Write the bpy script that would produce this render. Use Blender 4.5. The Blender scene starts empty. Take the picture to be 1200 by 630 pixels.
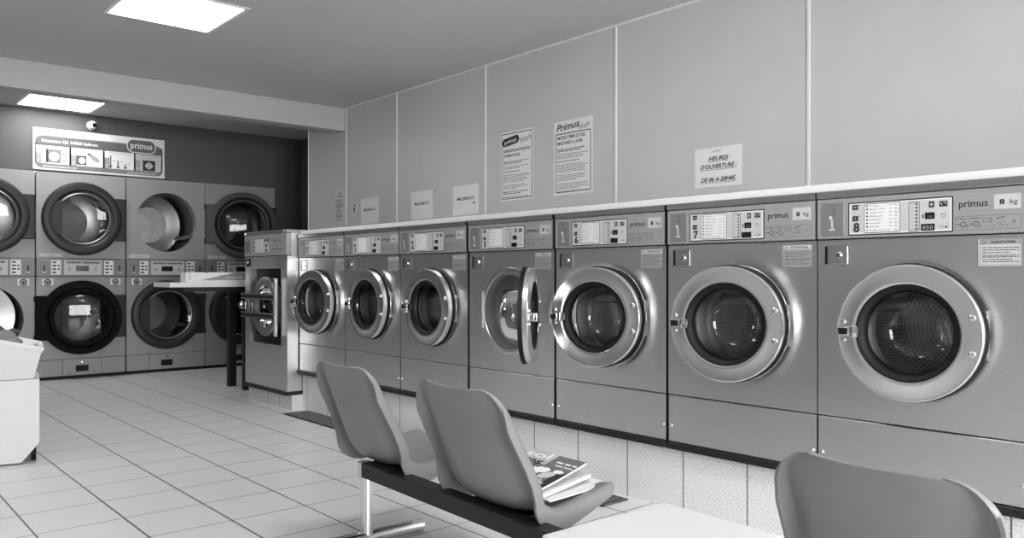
import bpy, bmesh, math, random
from mathutils import Vector, Matrix
random.seed(7)
PI = math.pi
C = bpy.context.scene.collection
R = math.radians

# ------------------------------------------------------------------ dimensions (metres)
EYE = 1.026
DW = 2.85            # plane of the washer fronts (x)
WALL = 3.93          # wall behind the washers (x)
BACK = 8.92          # plane of the dryer fronts and back wall (y)
CEIL = 2.63
FRONT = -2.6         # street wall (y)
LEFT = -2.7          # left wall (x)
ALC = 4.455          # side wall of the dryer alcove
TS = 0.331           # floor tile

# ------------------------------------------------------------------ materials
def nd(nt, t, **kw):
    n = nt.nodes.new(t)
    for k, v in kw.items():
        setattr(n, k, v)
    return n

def mat(name, col, rough=.5, metal=0., noise=0., nscale=40., bump=0., bscale=200., stretch=None, spec=.5, coat=0.):
    m = bpy.data.materials.new(name)
    m.use_nodes = True
    nt = m.node_tree
    b = nt.nodes['Principled BSDF']
    b.inputs['Base Color'].default_value = (col, col, col, 1)
    b.inputs['Roughness'].default_value = rough
    b.inputs['Metallic'].default_value = metal
    b.inputs['Specular IOR Level'].default_value = spec
    b.inputs['Coat Weight'].default_value = coat
    tc = nd(nt, 'ShaderNodeTexCoord')
    mp = nd(nt, 'ShaderNodeMapping')
    nt.links.new(tc.outputs['Object'], mp.inputs['Vector'])
    if stretch:
        mp.inputs['Scale'].default_value = stretch
    tx = nd(nt, 'ShaderNodeTexNoise')
    tx.inputs['Scale'].default_value = nscale
    tx.inputs['Detail'].default_value = 4
    nt.links.new(mp.outputs['Vector'], tx.inputs['Vector'])
    rp = nd(nt, 'ShaderNodeMapRange')
    rp.inputs['From Min'].default_value = .25
    rp.inputs['From Max'].default_value = .75
    rp.inputs['To Min'].default_value = max(0, col*(1-noise))
    rp.inputs['To Max'].default_value = min(1, col*(1+noise))
    nt.links.new(tx.outputs['Fac'], rp.inputs['Value'])
    cb = nd(nt, 'ShaderNodeCombineColor')
    for k in ('Red', 'Green', 'Blue'):
        nt.links.new(rp.outputs['Result'], cb.inputs[k])
    nt.links.new(cb.outputs['Color'], b.inputs['Base Color'])
    if bump:
        t2 = nd(nt, 'ShaderNodeTexNoise')
        t2.inputs['Scale'].default_value = bscale
        nt.links.new(mp.outputs['Vector'], t2.inputs['Vector'])
        bp = nd(nt, 'ShaderNodeBump')
        bp.inputs['Strength'].default_value = bump
        bp.inputs['Distance'].default_value = .002
        nt.links.new(t2.outputs['Fac'], bp.inputs['Height'])
        nt.links.new(bp.outputs['Normal'], b.inputs['Normal'])
    return m

def emit_mat(name, col, strength):
    m = bpy.data.materials.new(name)
    m.use_nodes = True
    b = m.node_tree.nodes['Principled BSDF']
    b.inputs['Base Color'].default_value = (.8, .8, .8, 1)
    b.inputs['Emission Color'].default_value = (col, col, col, 1)
    b.inputs['Emission Strength'].default_value = strength
    return m

def glass_mat(name, tint, rough=.02, ior=1.5):
    m = bpy.data.materials.new(name)
    m.use_nodes = True
    nt = m.node_tree
    nt.nodes.remove(nt.nodes['Principled BSDF'])
    out = nt.nodes['Material Output']
    tr = nd(nt, 'ShaderNodeBsdfTransparent')
    tr.inputs['Color'].default_value = (tint, tint, tint, 1)
    gl = nd(nt, 'ShaderNodeBsdfGlossy')
    gl.inputs['Roughness'].default_value = rough
    fr = nd(nt, 'ShaderNodeFresnel')
    fr.inputs['IOR'].default_value = ior
    mx = nd(nt, 'ShaderNodeMixShader')
    nt.links.new(fr.outputs['Fac'], mx.inputs['Fac'])
    nt.links.new(tr.outputs['BSDF'], mx.inputs[1])
    nt.links.new(gl.outputs['BSDF'], mx.inputs[2])
    nt.links.new(mx.outputs['Shader'], out.inputs['Surface'])
    return m

def joint_line(nt, sock, pitch, phase, width):
    a = nd(nt, 'ShaderNodeMath', operation='SUBTRACT'); a.inputs[1].default_value = phase - width/2
    nt.links.new(sock, a.inputs[0])
    d = nd(nt, 'ShaderNodeMath', operation='DIVIDE'); d.inputs[1].default_value = pitch
    nt.links.new(a.outputs[0], d.inputs[0])
    f = nd(nt, 'ShaderNodeMath', operation='FRACT'); nt.links.new(d.outputs[0], f.inputs[0])
    l = nd(nt, 'ShaderNodeMath', operation='LESS_THAN'); l.inputs[1].default_value = width/pitch
    nt.links.new(f.outputs[0], l.inputs[0])
    return l.outputs[0]

def tile_mat(name, col, jx, jy, speck=.12, rough=.4, axes=('X', 'Y'), spscale=220):
    """square tiles: jx / jy = (pitch, phase, width, joint grey) along the two axes"""
    m = mat(name, col, rough)
    nt = m.node_tree
    b = nt.nodes['Principled BSDF']
    tc = nd(nt, 'ShaderNodeTexCoord')
    sp = nd(nt, 'ShaderNodeSeparateXYZ'); nt.links.new(tc.outputs['Object'], sp.inputs[0])
    ns = nd(nt, 'ShaderNodeTexNoise'); ns.inputs['Scale'].default_value = spscale; ns.inputs['Detail'].default_value = 3
    nt.links.new(tc.outputs['Object'], ns.inputs['Vector'])
    rp = nd(nt, 'ShaderNodeMapRange')
    rp.inputs['From Min'].default_value = .3; rp.inputs['From Max'].default_value = .6
    rp.inputs['To Min'].default_value = col*(1-speck*2); rp.inputs['To Max'].default_value = col*(1+speck*.4)
    nt.links.new(ns.outputs['Fac'], rp.inputs['Value'])
    cur = rp.outputs['Result']
    for ax, j in zip(axes, (jx, jy)):
        if not j: continue
        l = joint_line(nt, sp.outputs[ax], j[0], j[1], j[2])
        mx = nd(nt, 'ShaderNodeMix'); mx.data_type = 'FLOAT'
        nt.links.new(l, mx.inputs[0]); nt.links.new(cur, mx.inputs[2]); mx.inputs[3].default_value = j[3]
        cur = mx.outputs[0]
    cb = nd(nt, 'ShaderNodeCombineColor')
    for k in ('Red', 'Green', 'Blue'):
        nt.links.new(cur, cb.inputs[k])
    nt.links.new(cb.outputs['Color'], b.inputs['Base Color'])
    return m

def perforated_mat(name, col, nu, nv, dot=.28, rough=.22):
    m = mat(name, col, rough, 1.)
    nt = m.node_tree
    b = nt.nodes['Principled BSDF']
    uv = nd(nt, 'ShaderNodeUVMap')
    sp = nd(nt, 'ShaderNodeSeparateXYZ'); nt.links.new(uv.outputs[0], sp.inputs[0])
    parts = []
    for ax, n in (('X', nu), ('Y', nv)):
        a = nd(nt, 'ShaderNodeMath', operation='MULTIPLY'); a.inputs[1].default_value = n
        nt.links.new(sp.outputs[ax], a.inputs[0])
        f = nd(nt, 'ShaderNodeMath', operation='FRACT'); nt.links.new(a.outputs[0], f.inputs[0])
        s = nd(nt, 'ShaderNodeMath', operation='SUBTRACT'); s.inputs[1].default_value = .5
        nt.links.new(f.outputs[0], s.inputs[0])
        p = nd(nt, 'ShaderNodeMath', operation='MULTIPLY')
        nt.links.new(s.outputs[0], p.inputs[0]); nt.links.new(s.outputs[0], p.inputs[1])
        parts.append(p.outputs[0])
    ad = nd(nt, 'ShaderNodeMath', operation='ADD')
    nt.links.new(parts[0], ad.inputs[0]); nt.links.new(parts[1], ad.inputs[1])
    lt = nd(nt, 'ShaderNodeMath', operation='LESS_THAN'); lt.inputs[1].default_value = dot*dot
    nt.links.new(ad.outputs[0], lt.inputs[0])
    mx = nd(nt, 'ShaderNodeMix'); mx.data_type = 'RGBA'
    nt.links.new(lt.outputs[0], mx.inputs[0])
    mx.inputs[6].default_value = (col, col, col, 1); mx.inputs[7].default_value = (.02, .02, .02, 1)
    nt.links.new(mx.outputs[2], b.inputs['Base Color'])
    return m

M = {
 'steel': mat('brushed_steel', .68, .34, 1., .10, 6, .06, 60, (3, 3, 90)),
 'steel_dark': mat('brushed_steel_trim', .40, .38, 1., .08, 6, .05, 60, (90, 3, 3)),
 'ring': mat('door_ring_steel', .78, .27, 1., .03, 8),
 'chrome': mat('polished_chrome', .80, .10, 1.),
 'panel': mat('printed_panel_grey', .36, .42, .35, .04, 20),
 'plate': mat('coin_plate_grey', .19, .5, .2),
 'white': mat('white_print', .72, .5),
 'light': mat('keypad_grey', .50, .5),
 'black': mat('black_print', .012, .5),
 'ink': mat('ink_grey', .10, .6),
 'inkl': mat('ink_light', .30, .6),
 'rubber': mat('black_rubber', .005, .6, spec=.25),
 'gasket': mat('grey_rubber', .12, .5),
 'paint_black': mat('black_painted_steel', .005, .5, 0, .2),
 'cavity': mat('machine_inside', .02, .8),
 'glass': glass_mat('door_glass', .97, .02, 1.6),
 'dglass': glass_mat('dryer_glass', .62),
 'pane': glass_mat('window_glass', .92, 0.),
 'drum': perforated_mat('perforated_drum', .92, 130, 22, .24, .25),
 'drum_back': perforated_mat('perforated_back', .75, 90, 16, .22, .35),
 'ddrum': mat('dryer_drum_steel', .24, .22, 1., .25, 5, .2, 8, (1, 1, 1)),
 'ddisc': mat('dryer_drum_back', .75, .6, 0., .2, 12),
 'dryer': mat('dryer_enamel', .29, .45, .0, .02, 10, spec=.5),
 'dstrip': mat('dryer_strip', .22, .45, .1),
 'dring': mat('dryer_ring_plastic', .020, .45, 0, .1, 20, spec=.35),
 'dring2': mat('dryer_ring_black', .003, .75, 0, .1, 20, spec=.15),
 'leftp': mat('left_wall_panel', .16, .55, 0, .05, 3),
 'reflectp': mat('reflector_panel', .55, .6, 0, .03, 3),
 'wallp': mat('wall_laminate', .57, .45, 0, .03, 3, .03, 300),
 'backp': mat('back_wall_panel', .085, .55, 0, .05, 3),
 'seam': mat('white_trim', .80, .5),
 'ceil': mat('ceiling_boards', .56, .6, 0, .05, 4, .35, 5, (1.2, 9, 1)),
 'beam': mat('beam_paint', .46, .6, 0, .04, 4),
 'board': mat('white_board', .76, .45),
 'plastic': mat('chair_plastic', .20, .40, 0, .05, 7, .05, 160),
 'tabletop': mat('white_laminate', .70, .4),
 'paper': mat('notice_paper', .80, .8, 0, .02, 20),
 'paper_g': mat('grey_notice_paper', .62, .8, 0, .02, 20),
 'card': mat('white_cardboard', .80, .7, 0, .03, 30),
 'grate': mat('drain_metal', .18, .5, .7, .3, 60),
 'mag': mat('magazine_pages', .66, .6, 0, .06, 60, stretch=(1, 1, 40)),
 'magd': mat('magazine_cover_grey', .13, .35, 0, .1, 30),
 'magm': mat('magazine_cover_mid', .42, .35, 0, .15, 30),
 'cart': mat('cart_plastic', .68, .45, 0, .02, 10),
 'cloth': mat('dark_cloth', .06, .9, 0, .4, 14, .3, 60),
 'cloth2': mat('grey_cloth', .20, .9, 0, .3, 14, .3, 60),
 'linen': mat('white_linen', .78, .9, 0, .15, 9, .5, 20),
 'lamp': emit_mat('lamp_diffuser', 1., 9.),
 'lampframe': mat('lamp_frame_white', .75, .5),
 'display': mat('dark_display', .015, .15),
 'segment': mat('display_segment', .33, .4),
 'floor': tile_mat('floor_tiles', .72, (TS, 2.012, .0075, .03), (TS, 2.667, .0058, .08), .07, .33),  # real joints, those along y darker and wider to stand for grazing light
 'plinth': tile_mat('plinth_tiles', .80, (.318, 2.487, .006, .12), None, .16, .4, ('Y', 'Z'), 150),
 'plinth_small': tile_mat('plinth_tiles_small', .70, (.2, 5.75, .005, .12), None, .1, .4, ('Y', 'Z'), 150),
}

# ------------------------------------------------------------------ mesh helpers
class MB:
    def __init__(s):
        s.bm = bmesh.new(); s.mi = 0
        s.uv = None
    def face(s, vs, mi=None):
        try:
            f = s.bm.faces.new(vs)
            f.material_index = s.mi if mi is None else mi
            return f
        except ValueError:
            return None
    def box(s, x0, x1, y0, y1, z0, z1, bev=0., seg=2):
        vs = [s.bm.verts.new((x, y, z)) for z in (z0, z1) for y in (y0, y1) for x in (x0, x1)]
        fs = [s.face([vs[i] for i in q]) for q in ((0,2,3,1),(4,5,7,6),(0,1,5,4),(2,6,7,3),(0,4,6,2),(1,3,7,5))]
        if bev:
            es = {e for f in fs for e in f.edges}
            r = bmesh.ops.bevel(s.bm, geom=list(es), offset=bev, segments=seg, affect='EDGES', profile=.5)
            for f in r['faces']: f.material_index = s.mi
        return s
    def prism(s, pts, y0, y1, bev=0.):
        """polygon in x,z extruded along y"""
        a = [s.bm.verts.new((x, y0, z)) for x, z in pts]
        b = [s.bm.verts.new((x, y1, z)) for x, z in pts]
        fs = [s.face(a), s.face(b[::-1])]
        n = len(pts)
        for i in range(n):
            fs.append(s.face([a[i], b[i], b[(i+1) % n], a[(i+1) % n]]))
        if bev:
            es = list({e for f in fs if f for e in f.edges})
            bmesh.ops.bevel(s.bm, geom=es, offset=bev, segments=2, affect='EDGES', profile=.5)
        return s
    def lathe(s, prof, cx=0, cz=0, n=64, a0=0, a1=2*PI, closed=False, sx=1., uv=False):
        """profile of (r, y) turned about the y axis through (cx, cz)"""
        full = abs(a1-a0-2*PI) < 1e-6
        m = n if full else n+1
        if uv and s.uv is None: s.uv = s.bm.loops.layers.uv.new('UVMap')
        rings = []
        for r, y in prof:
            if r < 1e-6:
                rings.append([s.bm.verts.new((cx, y, cz))])
            else:
                rings.append([s.bm.verts.new((cx+sx*r*math.cos(a0+(a1-a0)*i/n), y, cz+r*math.sin(a0+(a1-a0)*i/n))) for i in range(m)])
        k = len(prof)
        L = [0]
        for i in range(1, k):
            L.append(L[-1]+math.hypot(prof[i][0]-prof[i-1][0], prof[i][1]-prof[i-1][1]))
        T = L[-1] or 1
        for j in range(k if closed else k-1):
            A, B = rings[j], rings[(j+1) % k]
            for i in range(n):
                i2 = (i+1) % m
                if len(A) == 1 and len(B) == 1: continue
                if len(A) == 1: q = [A[0], B[i2], B[i]]; u = [(i/n, L[j]/T), ((i+1)/n, L[j+1]/T), (i/n, L[j+1]/T)]
                elif len(B) == 1: q = [A[i], A[i2], B[0]]; u = [(i/n, L[j]/T), ((i+1)/n, L[j]/T), (i/n, L[j+1]/T)]
                else: q = [A[i], A[i2], B[i2], B[i]]; u = [(i/n, L[j]/T), ((i+1)/n, L[j]/T), ((i+1)/n, L[(j+1) % k]/T), (i/n, L[(j+1) % k]/T)]
                f = s.face(q)
                if uv and f:
                    for lp, w in zip(f.loops, u): lp[s.uv].uv = w
        return s
    def cyl(s, p0, p1, r, n=20, r1=None):
        p0, p1 = Vector(p0), Vector(p1); d = p1-p0
        q = d.to_track_quat('Z', 'Y').to_matrix()
        r1 = r if r1 is None else r1
        A = [s.bm.verts.new(p0+q@Vector((r*math.cos(2*PI*i/n), r*math.sin(2*PI*i/n), 0))) for i in range(n)]
        B = [s.bm.verts.new(p1+q@Vector((r1*math.cos(2*PI*i/n), r1*math.sin(2*PI*i/n), 0))) for i in range(n)]
        s.face(A[::-1]); s.face(B)
        for i in range(n): s.face([A[i], A[(i+1) % n], B[(i+1) % n], B[i]])
        return s
    def hole_plate(s, x0, x1, z0, z1, y, holes, thick=0., n=64):
        """front panel with round holes: one cell per hole, cells stacked in z. holes = [(cx, cz, r, zlo, zhi)]"""
        for cx, cz, r, zl, zh in holes:
            angs = [2*PI*i/n for i in range(n)]
            for px, pz in ((x0, zl), (x1, zl), (x0, zh), (x1, zh)):
                angs.append(math.atan2(pz-cz, px-cx) % (2*PI))
            angs = sorted(set(round(a, 6) for a in angs))
            inn, out, back = [], [], []
            for a in angs:
                c, sn = math.cos(a), math.sin(a)
                t = min(((x1-cx)/c if c > 1e-9 else (x0-cx)/c if c < -1e-9 else 1e9),
                        ((zh-cz)/sn if sn > 1e-9 else (zl-cz)/sn if sn < -1e-9 else 1e9))
                inn.append(s.bm.verts.new((cx+r*c, y, cz+r*sn)))
                out.append(s.bm.verts.new((cx+t*c, y, cz+t*sn)))
                if thick: back.append(s.bm.verts.new((cx+r*c, y+thick, cz+r*sn)))
            k = len(angs)
            for i in range(k):
                j = (i+1) % k
                s.face([out[i], out[j], inn[j], inn[i]])
                if thick: s.face([inn[i], inn[j], back[j], back[i]])
        return s
    def build(s, name, mats, parent=None, smooth=None, loc=None, merge=False):
        if merge: bmesh.ops.remove_doubles(s.bm, verts=s.bm.verts[:], dist=1e-5)
        bmesh.ops.recalc_face_normals(s.bm, faces=s.bm.faces[:])
        me = bpy.data.meshes.new(name)
        s.bm.to_mesh(me); s.bm.free()
        for m in (mats if isinstance(mats, (list, tuple)) else [mats]): me.materials.append(m)
        if smooth:
            for p in me.polygons: p.use_smooth = True
            me.set_sharp_from_angle(angle=R(smooth))
        o = bpy.data.objects.new(name, me); C.objects.link(o)
        if parent: o.parent = parent
        if loc: o.location = loc
        return o

FM = [M['white'], M['black'], M['light'], M['plate'], M['ink'], M['inkl'], M['segment'], M['display'], M['paper'], M['panel'], M['magd'], M['magm'], M['mag']]
WH, BK, LT, PL, IK, IL, SG, DS, PA, PN, MD, MM, MP = range(13)
class Flat:
    """printing: thin shapes in the x,z plane at y = y0, stacked in layers towards -y"""
    def __init__(s, y0=0., step=.0004):
        s.b = MB(); s.y0 = y0; s.st = step; s.ly = 1
    def poly(s, pts, mi, ly=None):
        y = s.y0-(s.ly if ly is None else ly)*s.st
        s.b.face([s.b.bm.verts.new((x, y, z)) for x, z in pts], mi)
    def rect(s, x0, x1, z0, z1, mi, ly=None):
        s.poly([(x0, z0), (x1, z0), (x1, z1), (x0, z1)], mi, ly)
    def rr(s, x0, x1, z0, z1, r, mi, ly=None):
        pts = []
        for cx, cz, a in ((x1-r, z0+r, -90), (x1-r, z1-r, 0), (x0+r, z1-r, 90), (x0+r, z0+r, 180)):
            for k in range(7):
                t = R(a+15*k); pts.append((cx+r*math.cos(t), cz+r*math.sin(t)))
        s.poly(pts, mi, ly)
    def frame(s, x0, x1, z0, z1, w, mi, ly=None):
        s.rect(x0, x1, z0, z0+w, mi, ly); s.rect(x0, x1, z1-w, z1, mi, ly)
        s.rect(x0, x0+w, z0+w, z1-w, mi, ly); s.rect(x1-w, x1, z0+w, z1-w, mi, ly)
    def disc(s, cx, cz, r, mi, ly=None, n=20, sx=1.):
        s.poly([(cx+sx*r*math.cos(2*PI*i/n), cz+r*math.sin(2*PI*i/n)) for i in range(n)], mi, ly)
    def ringf(s, cx, cz, r0, r1, mi, ly=None, n=24, sx=1., a0=0, a1=360):
        for i in range(n):
            t0, t1 = R(a0+(a1-a0)*i/n), R(a0+(a1-a0)*(i+1)/n)
            s.poly([(cx+sx*q*math.cos(t), cz+q*math.sin(t)) for q, t in ((r0, t0), (r1, t0), (r1, t1), (r0, t1))], mi, ly)
    def line(s, x0, z0, x1, z1, w, mi, ly=None):
        d = math.hypot(x1-x0, z1-z0); nx, nz = -(z1-z0)/d*w/2, (x1-x0)/d*w/2
        s.poly([(x0+nx, z0+nz), (x0-nx, z0-nz), (x1-nx, z1-nz), (x1+nx, z1+nz)], mi, ly)
    def text(s, t, x, z, h, mi, align='LEFT', bold=0., shear=0., sx=1., rot=0., ly=None, fit=None):
        """h = height of capitals"""
        cu = bpy.data.curves.new('lettering', 'FONT')
        cu.body = t; cu.size = h/.70; cu.align_x = align; cu.offset = bold*h; cu.shear = shear; cu.resolution_u = 3
        ob = bpy.data.objects.new('lettering', cu); C.objects.link(ob)
        bpy.context.view_layer.update()
        me = bpy.data.meshes.new_from_object(ob.evaluated_get(bpy.context.evaluated_depsgraph_get()))
        if fit and me.vertices:
            w = max(v.co.x for v in me.vertices)-min(v.co.x for v in me.vertices)
            sx = fit/w
        y = s.y0-(s.ly if ly is None else ly)*s.st
        c, sn = math.cos(R(rot)), math.sin(R(rot))
        vs = [s.b.bm.verts.new((x+v.co.x*sx*c-v.co.y*sn, y, z+v.co.x*sx*sn+v.co.y*c)) for v in me.vertices]
        for p in me.polygons: s.b.face([vs[i] for i in p.vertices], mi)
        bpy.data.objects.remove(ob); bpy.data.curves.remove(cu); bpy.data.meshes.remove(me)
    def lines(s, x0, x1, z, h, mi, seed=0, ly=None, dens=.8):
        """a line of print too small to read: short dashes of word length"""
        rnd = random.Random(seed); x = x0
        while x < x1-h:
            w = min(h*rnd.uniform(1.2, 4.5), x1-x)
            s.rect(x, x+w, z, z+h*.62, mi, ly); x += w+h*.6
    def build(s, name, parent=None, loc=None):
        return s.b.build(name, FM, parent, loc=loc)

def tag(o, label=None, cat=None, group=None, kind=None):
    if label: o['label'] = label
    if cat: o['category'] = cat
    if group: o['group'] = group
    if kind: o['kind'] = kind
    return o
def thing(name, label, cat, loc=(0, 0, 0), rz=0., group=None):
    o = bpy.data.objects.new(name, None); C.objects.link(o)
    o.location = loc; o.rotation_euler = (0, 0, rz); o.empty_display_size = .1
    return tag(o, label, cat, group)
def struct(name, b, m, smooth=None, loc=None):
    return tag(b.build(name, m, None, smooth, loc), kind='structure')
def dup(root):
    """a copy of a thing with copies of its parts and sub-parts"""
    r = root.copy(); C.objects.link(r)
    for ch in list(root.children):
        c = ch.copy(); C.objects.link(c); c.parent = r
        for g in list(ch.children):
            k = g.copy(); C.objects.link(k); k.parent = c
    return r
def gap_shade_sides(o):  # blackens the side faces to stand for shade in the gaps between machines
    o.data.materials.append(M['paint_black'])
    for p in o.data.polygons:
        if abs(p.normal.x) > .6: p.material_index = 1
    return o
def base(o): return o.name.split('.')[0]
def kid(o, name):
    return next(c for c in o.children if base(c) == name)

# ------------------------------------------------------------------ the room
struct('floor', MB().box(LEFT-.1, ALC+.1, FRONT-.1, BACK+.8, -.1, 0), M['floor'])
struct('ceiling', MB().box(LEFT-.1, ALC+.1, FRONT-.1, BACK+.8, CEIL, CEIL+.1), M['ceil'])
struct('wall_right', MB().box(WALL, WALL+.08, FRONT, 7.70, 0, CEIL), M['wallp'])
struct('wall_light_stop', MB().box(WALL+.08, ALC, 6.9, 7.0, 0, CEIL), M['backp'])  # unseen, added to stop sky light leaking through the corridor
struct('wall_alcove', MB().box(ALC, ALC+.1, 7.0, BACK+.8, 0, CEIL), M['backp'])
# back wall: dark panels above and beside the built-in dryers
b = MB(); b.box(LEFT, ALC, BACK, BACK+.08, 2.035, CEIL); b.box(4.128, ALC, BACK, BACK+.08, 0, 2.035); b.box(LEFT, .866, BACK, BACK+.08, 0, 2.035)
struct('wall_back', b, M['backp'])
b = MB()
for x in (2.40, 1.05): b.box(x-.003, x+.003, BACK-.004, BACK, 2.04, CEIL)
b.box(4.128, ALC, BACK-.004, BACK, 2.034, 2.04)
struct('trim_8', b, M['backp'])
b = MB(); b.box(LEFT-.1, LEFT, FRONT, BACK+.08, 0, CEIL)
b.mi = 1; b.box(LEFT, LEFT+.012, FRONT, 2.9, 0, CEIL)  # unseen white reflector panel, added to brighten reflections in the near washers
struct('wall_left', b, [M['leftp'], M['reflectp']])
# beam under the ceiling, in front of the dryers
struct('trim_beam', MB().box(LEFT, WALL, 6.95, 7.125, 2.412, CEIL, .004, 1), M['beam'])
# white joint strips of the wall panelling
for k, y in enumerate((.83, 2.161, 3.488, 4.813, 6.047, 6.926)):
    struct('trim_%d' % (k+1), MB().box(WALL-.006, WALL, y-.007, y+.007, 1.36, CEIL), M['seam'])
struct('trim_7', MB().box(WALL-.012, WALL, FRONT, 6.95, CEIL-.012, CEIL), M['seam'])
struct('trim_9', MB().box(WALL-.006, WALL+.086, 7.70, 7.706, 0, CEIL), M['seam'])
# street wall with a wide shop window and a door
b = MB()
b.box(LEFT, WALL, FRONT-.12, FRONT, 2.35, CEIL)
b.box(LEFT, -2.35, FRONT-.12, FRONT, 0, 2.35); b.box(-1.05, -.6, FRONT-.12, FRONT, 0, 2.35); b.box(2.9, WALL, FRONT-.12, FRONT, 0, 2.35)
b.box(-.6, 2.9, FRONT-.12, FRONT, 0, .45)
struct('wall_front', b, M['wallp'])
wf = struct('window_1', MB().box(-.6, 2.9, FRONT-.065, FRONT-.055, .45, 2.35), M['pane'])
b = MB()
for x in (-.6, .55, 1.7, 2.85): b.box(x, x+.05, FRONT-.09, FRONT-.03, .45, 2.35)
for z in (.45, 2.30): b.box(-.6, 2.9, FRONT-.09, FRONT-.03, z, z+.05)
fr = b.build('window_frame', M['lampframe'], wf)
df = struct('door_1', MB().box(-2.35, -1.05, FRONT-.075, FRONT-.035, 0, 2.35), M['panel'])
b = MB()
for x in (-2.35, -1.11): b.box(x, x+.06, FRONT-.09, FRONT-.03, 0, 2.35)
b.box(-2.35, -1.05, FRONT-.09, FRONT-.03, 2.27, 2.35)
b.build('door_frame', M['lampframe'], df)

# tiled plinth the washers stand on
struct('baseboard_right', MB().box(DW+.03, WALL, -.62, 5.74, 0, .27), M['plinth'])
struct('baseboard_corner', MB().box(DW-.06, WALL, 5.742, 6.53, 0, .112), M['plinth_small'])

# ------------------------------------------------------------------ washing machines
# local frame: x to the right as seen from the room, y into the machine, z up from the plinth
DZ, DR = .562, .229           # door centre height, door ring radius
HW = .3455
def door_children(d):
    """the door ring hangs on its hinge at x=+.255; its own frame has the hinge axis at the origin"""
    cx = -.242
    b = MB()
    b.lathe([(DR-.004, .011), (DR, .007), (DR, -.016), (DR-.004, -.0205), (DR-.012, -.0195), (.178, -.0245), (.170, -.0255), (.164, -.0235), (.163, .002)], cx, 0, 120, closed=True)
    return b

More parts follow.
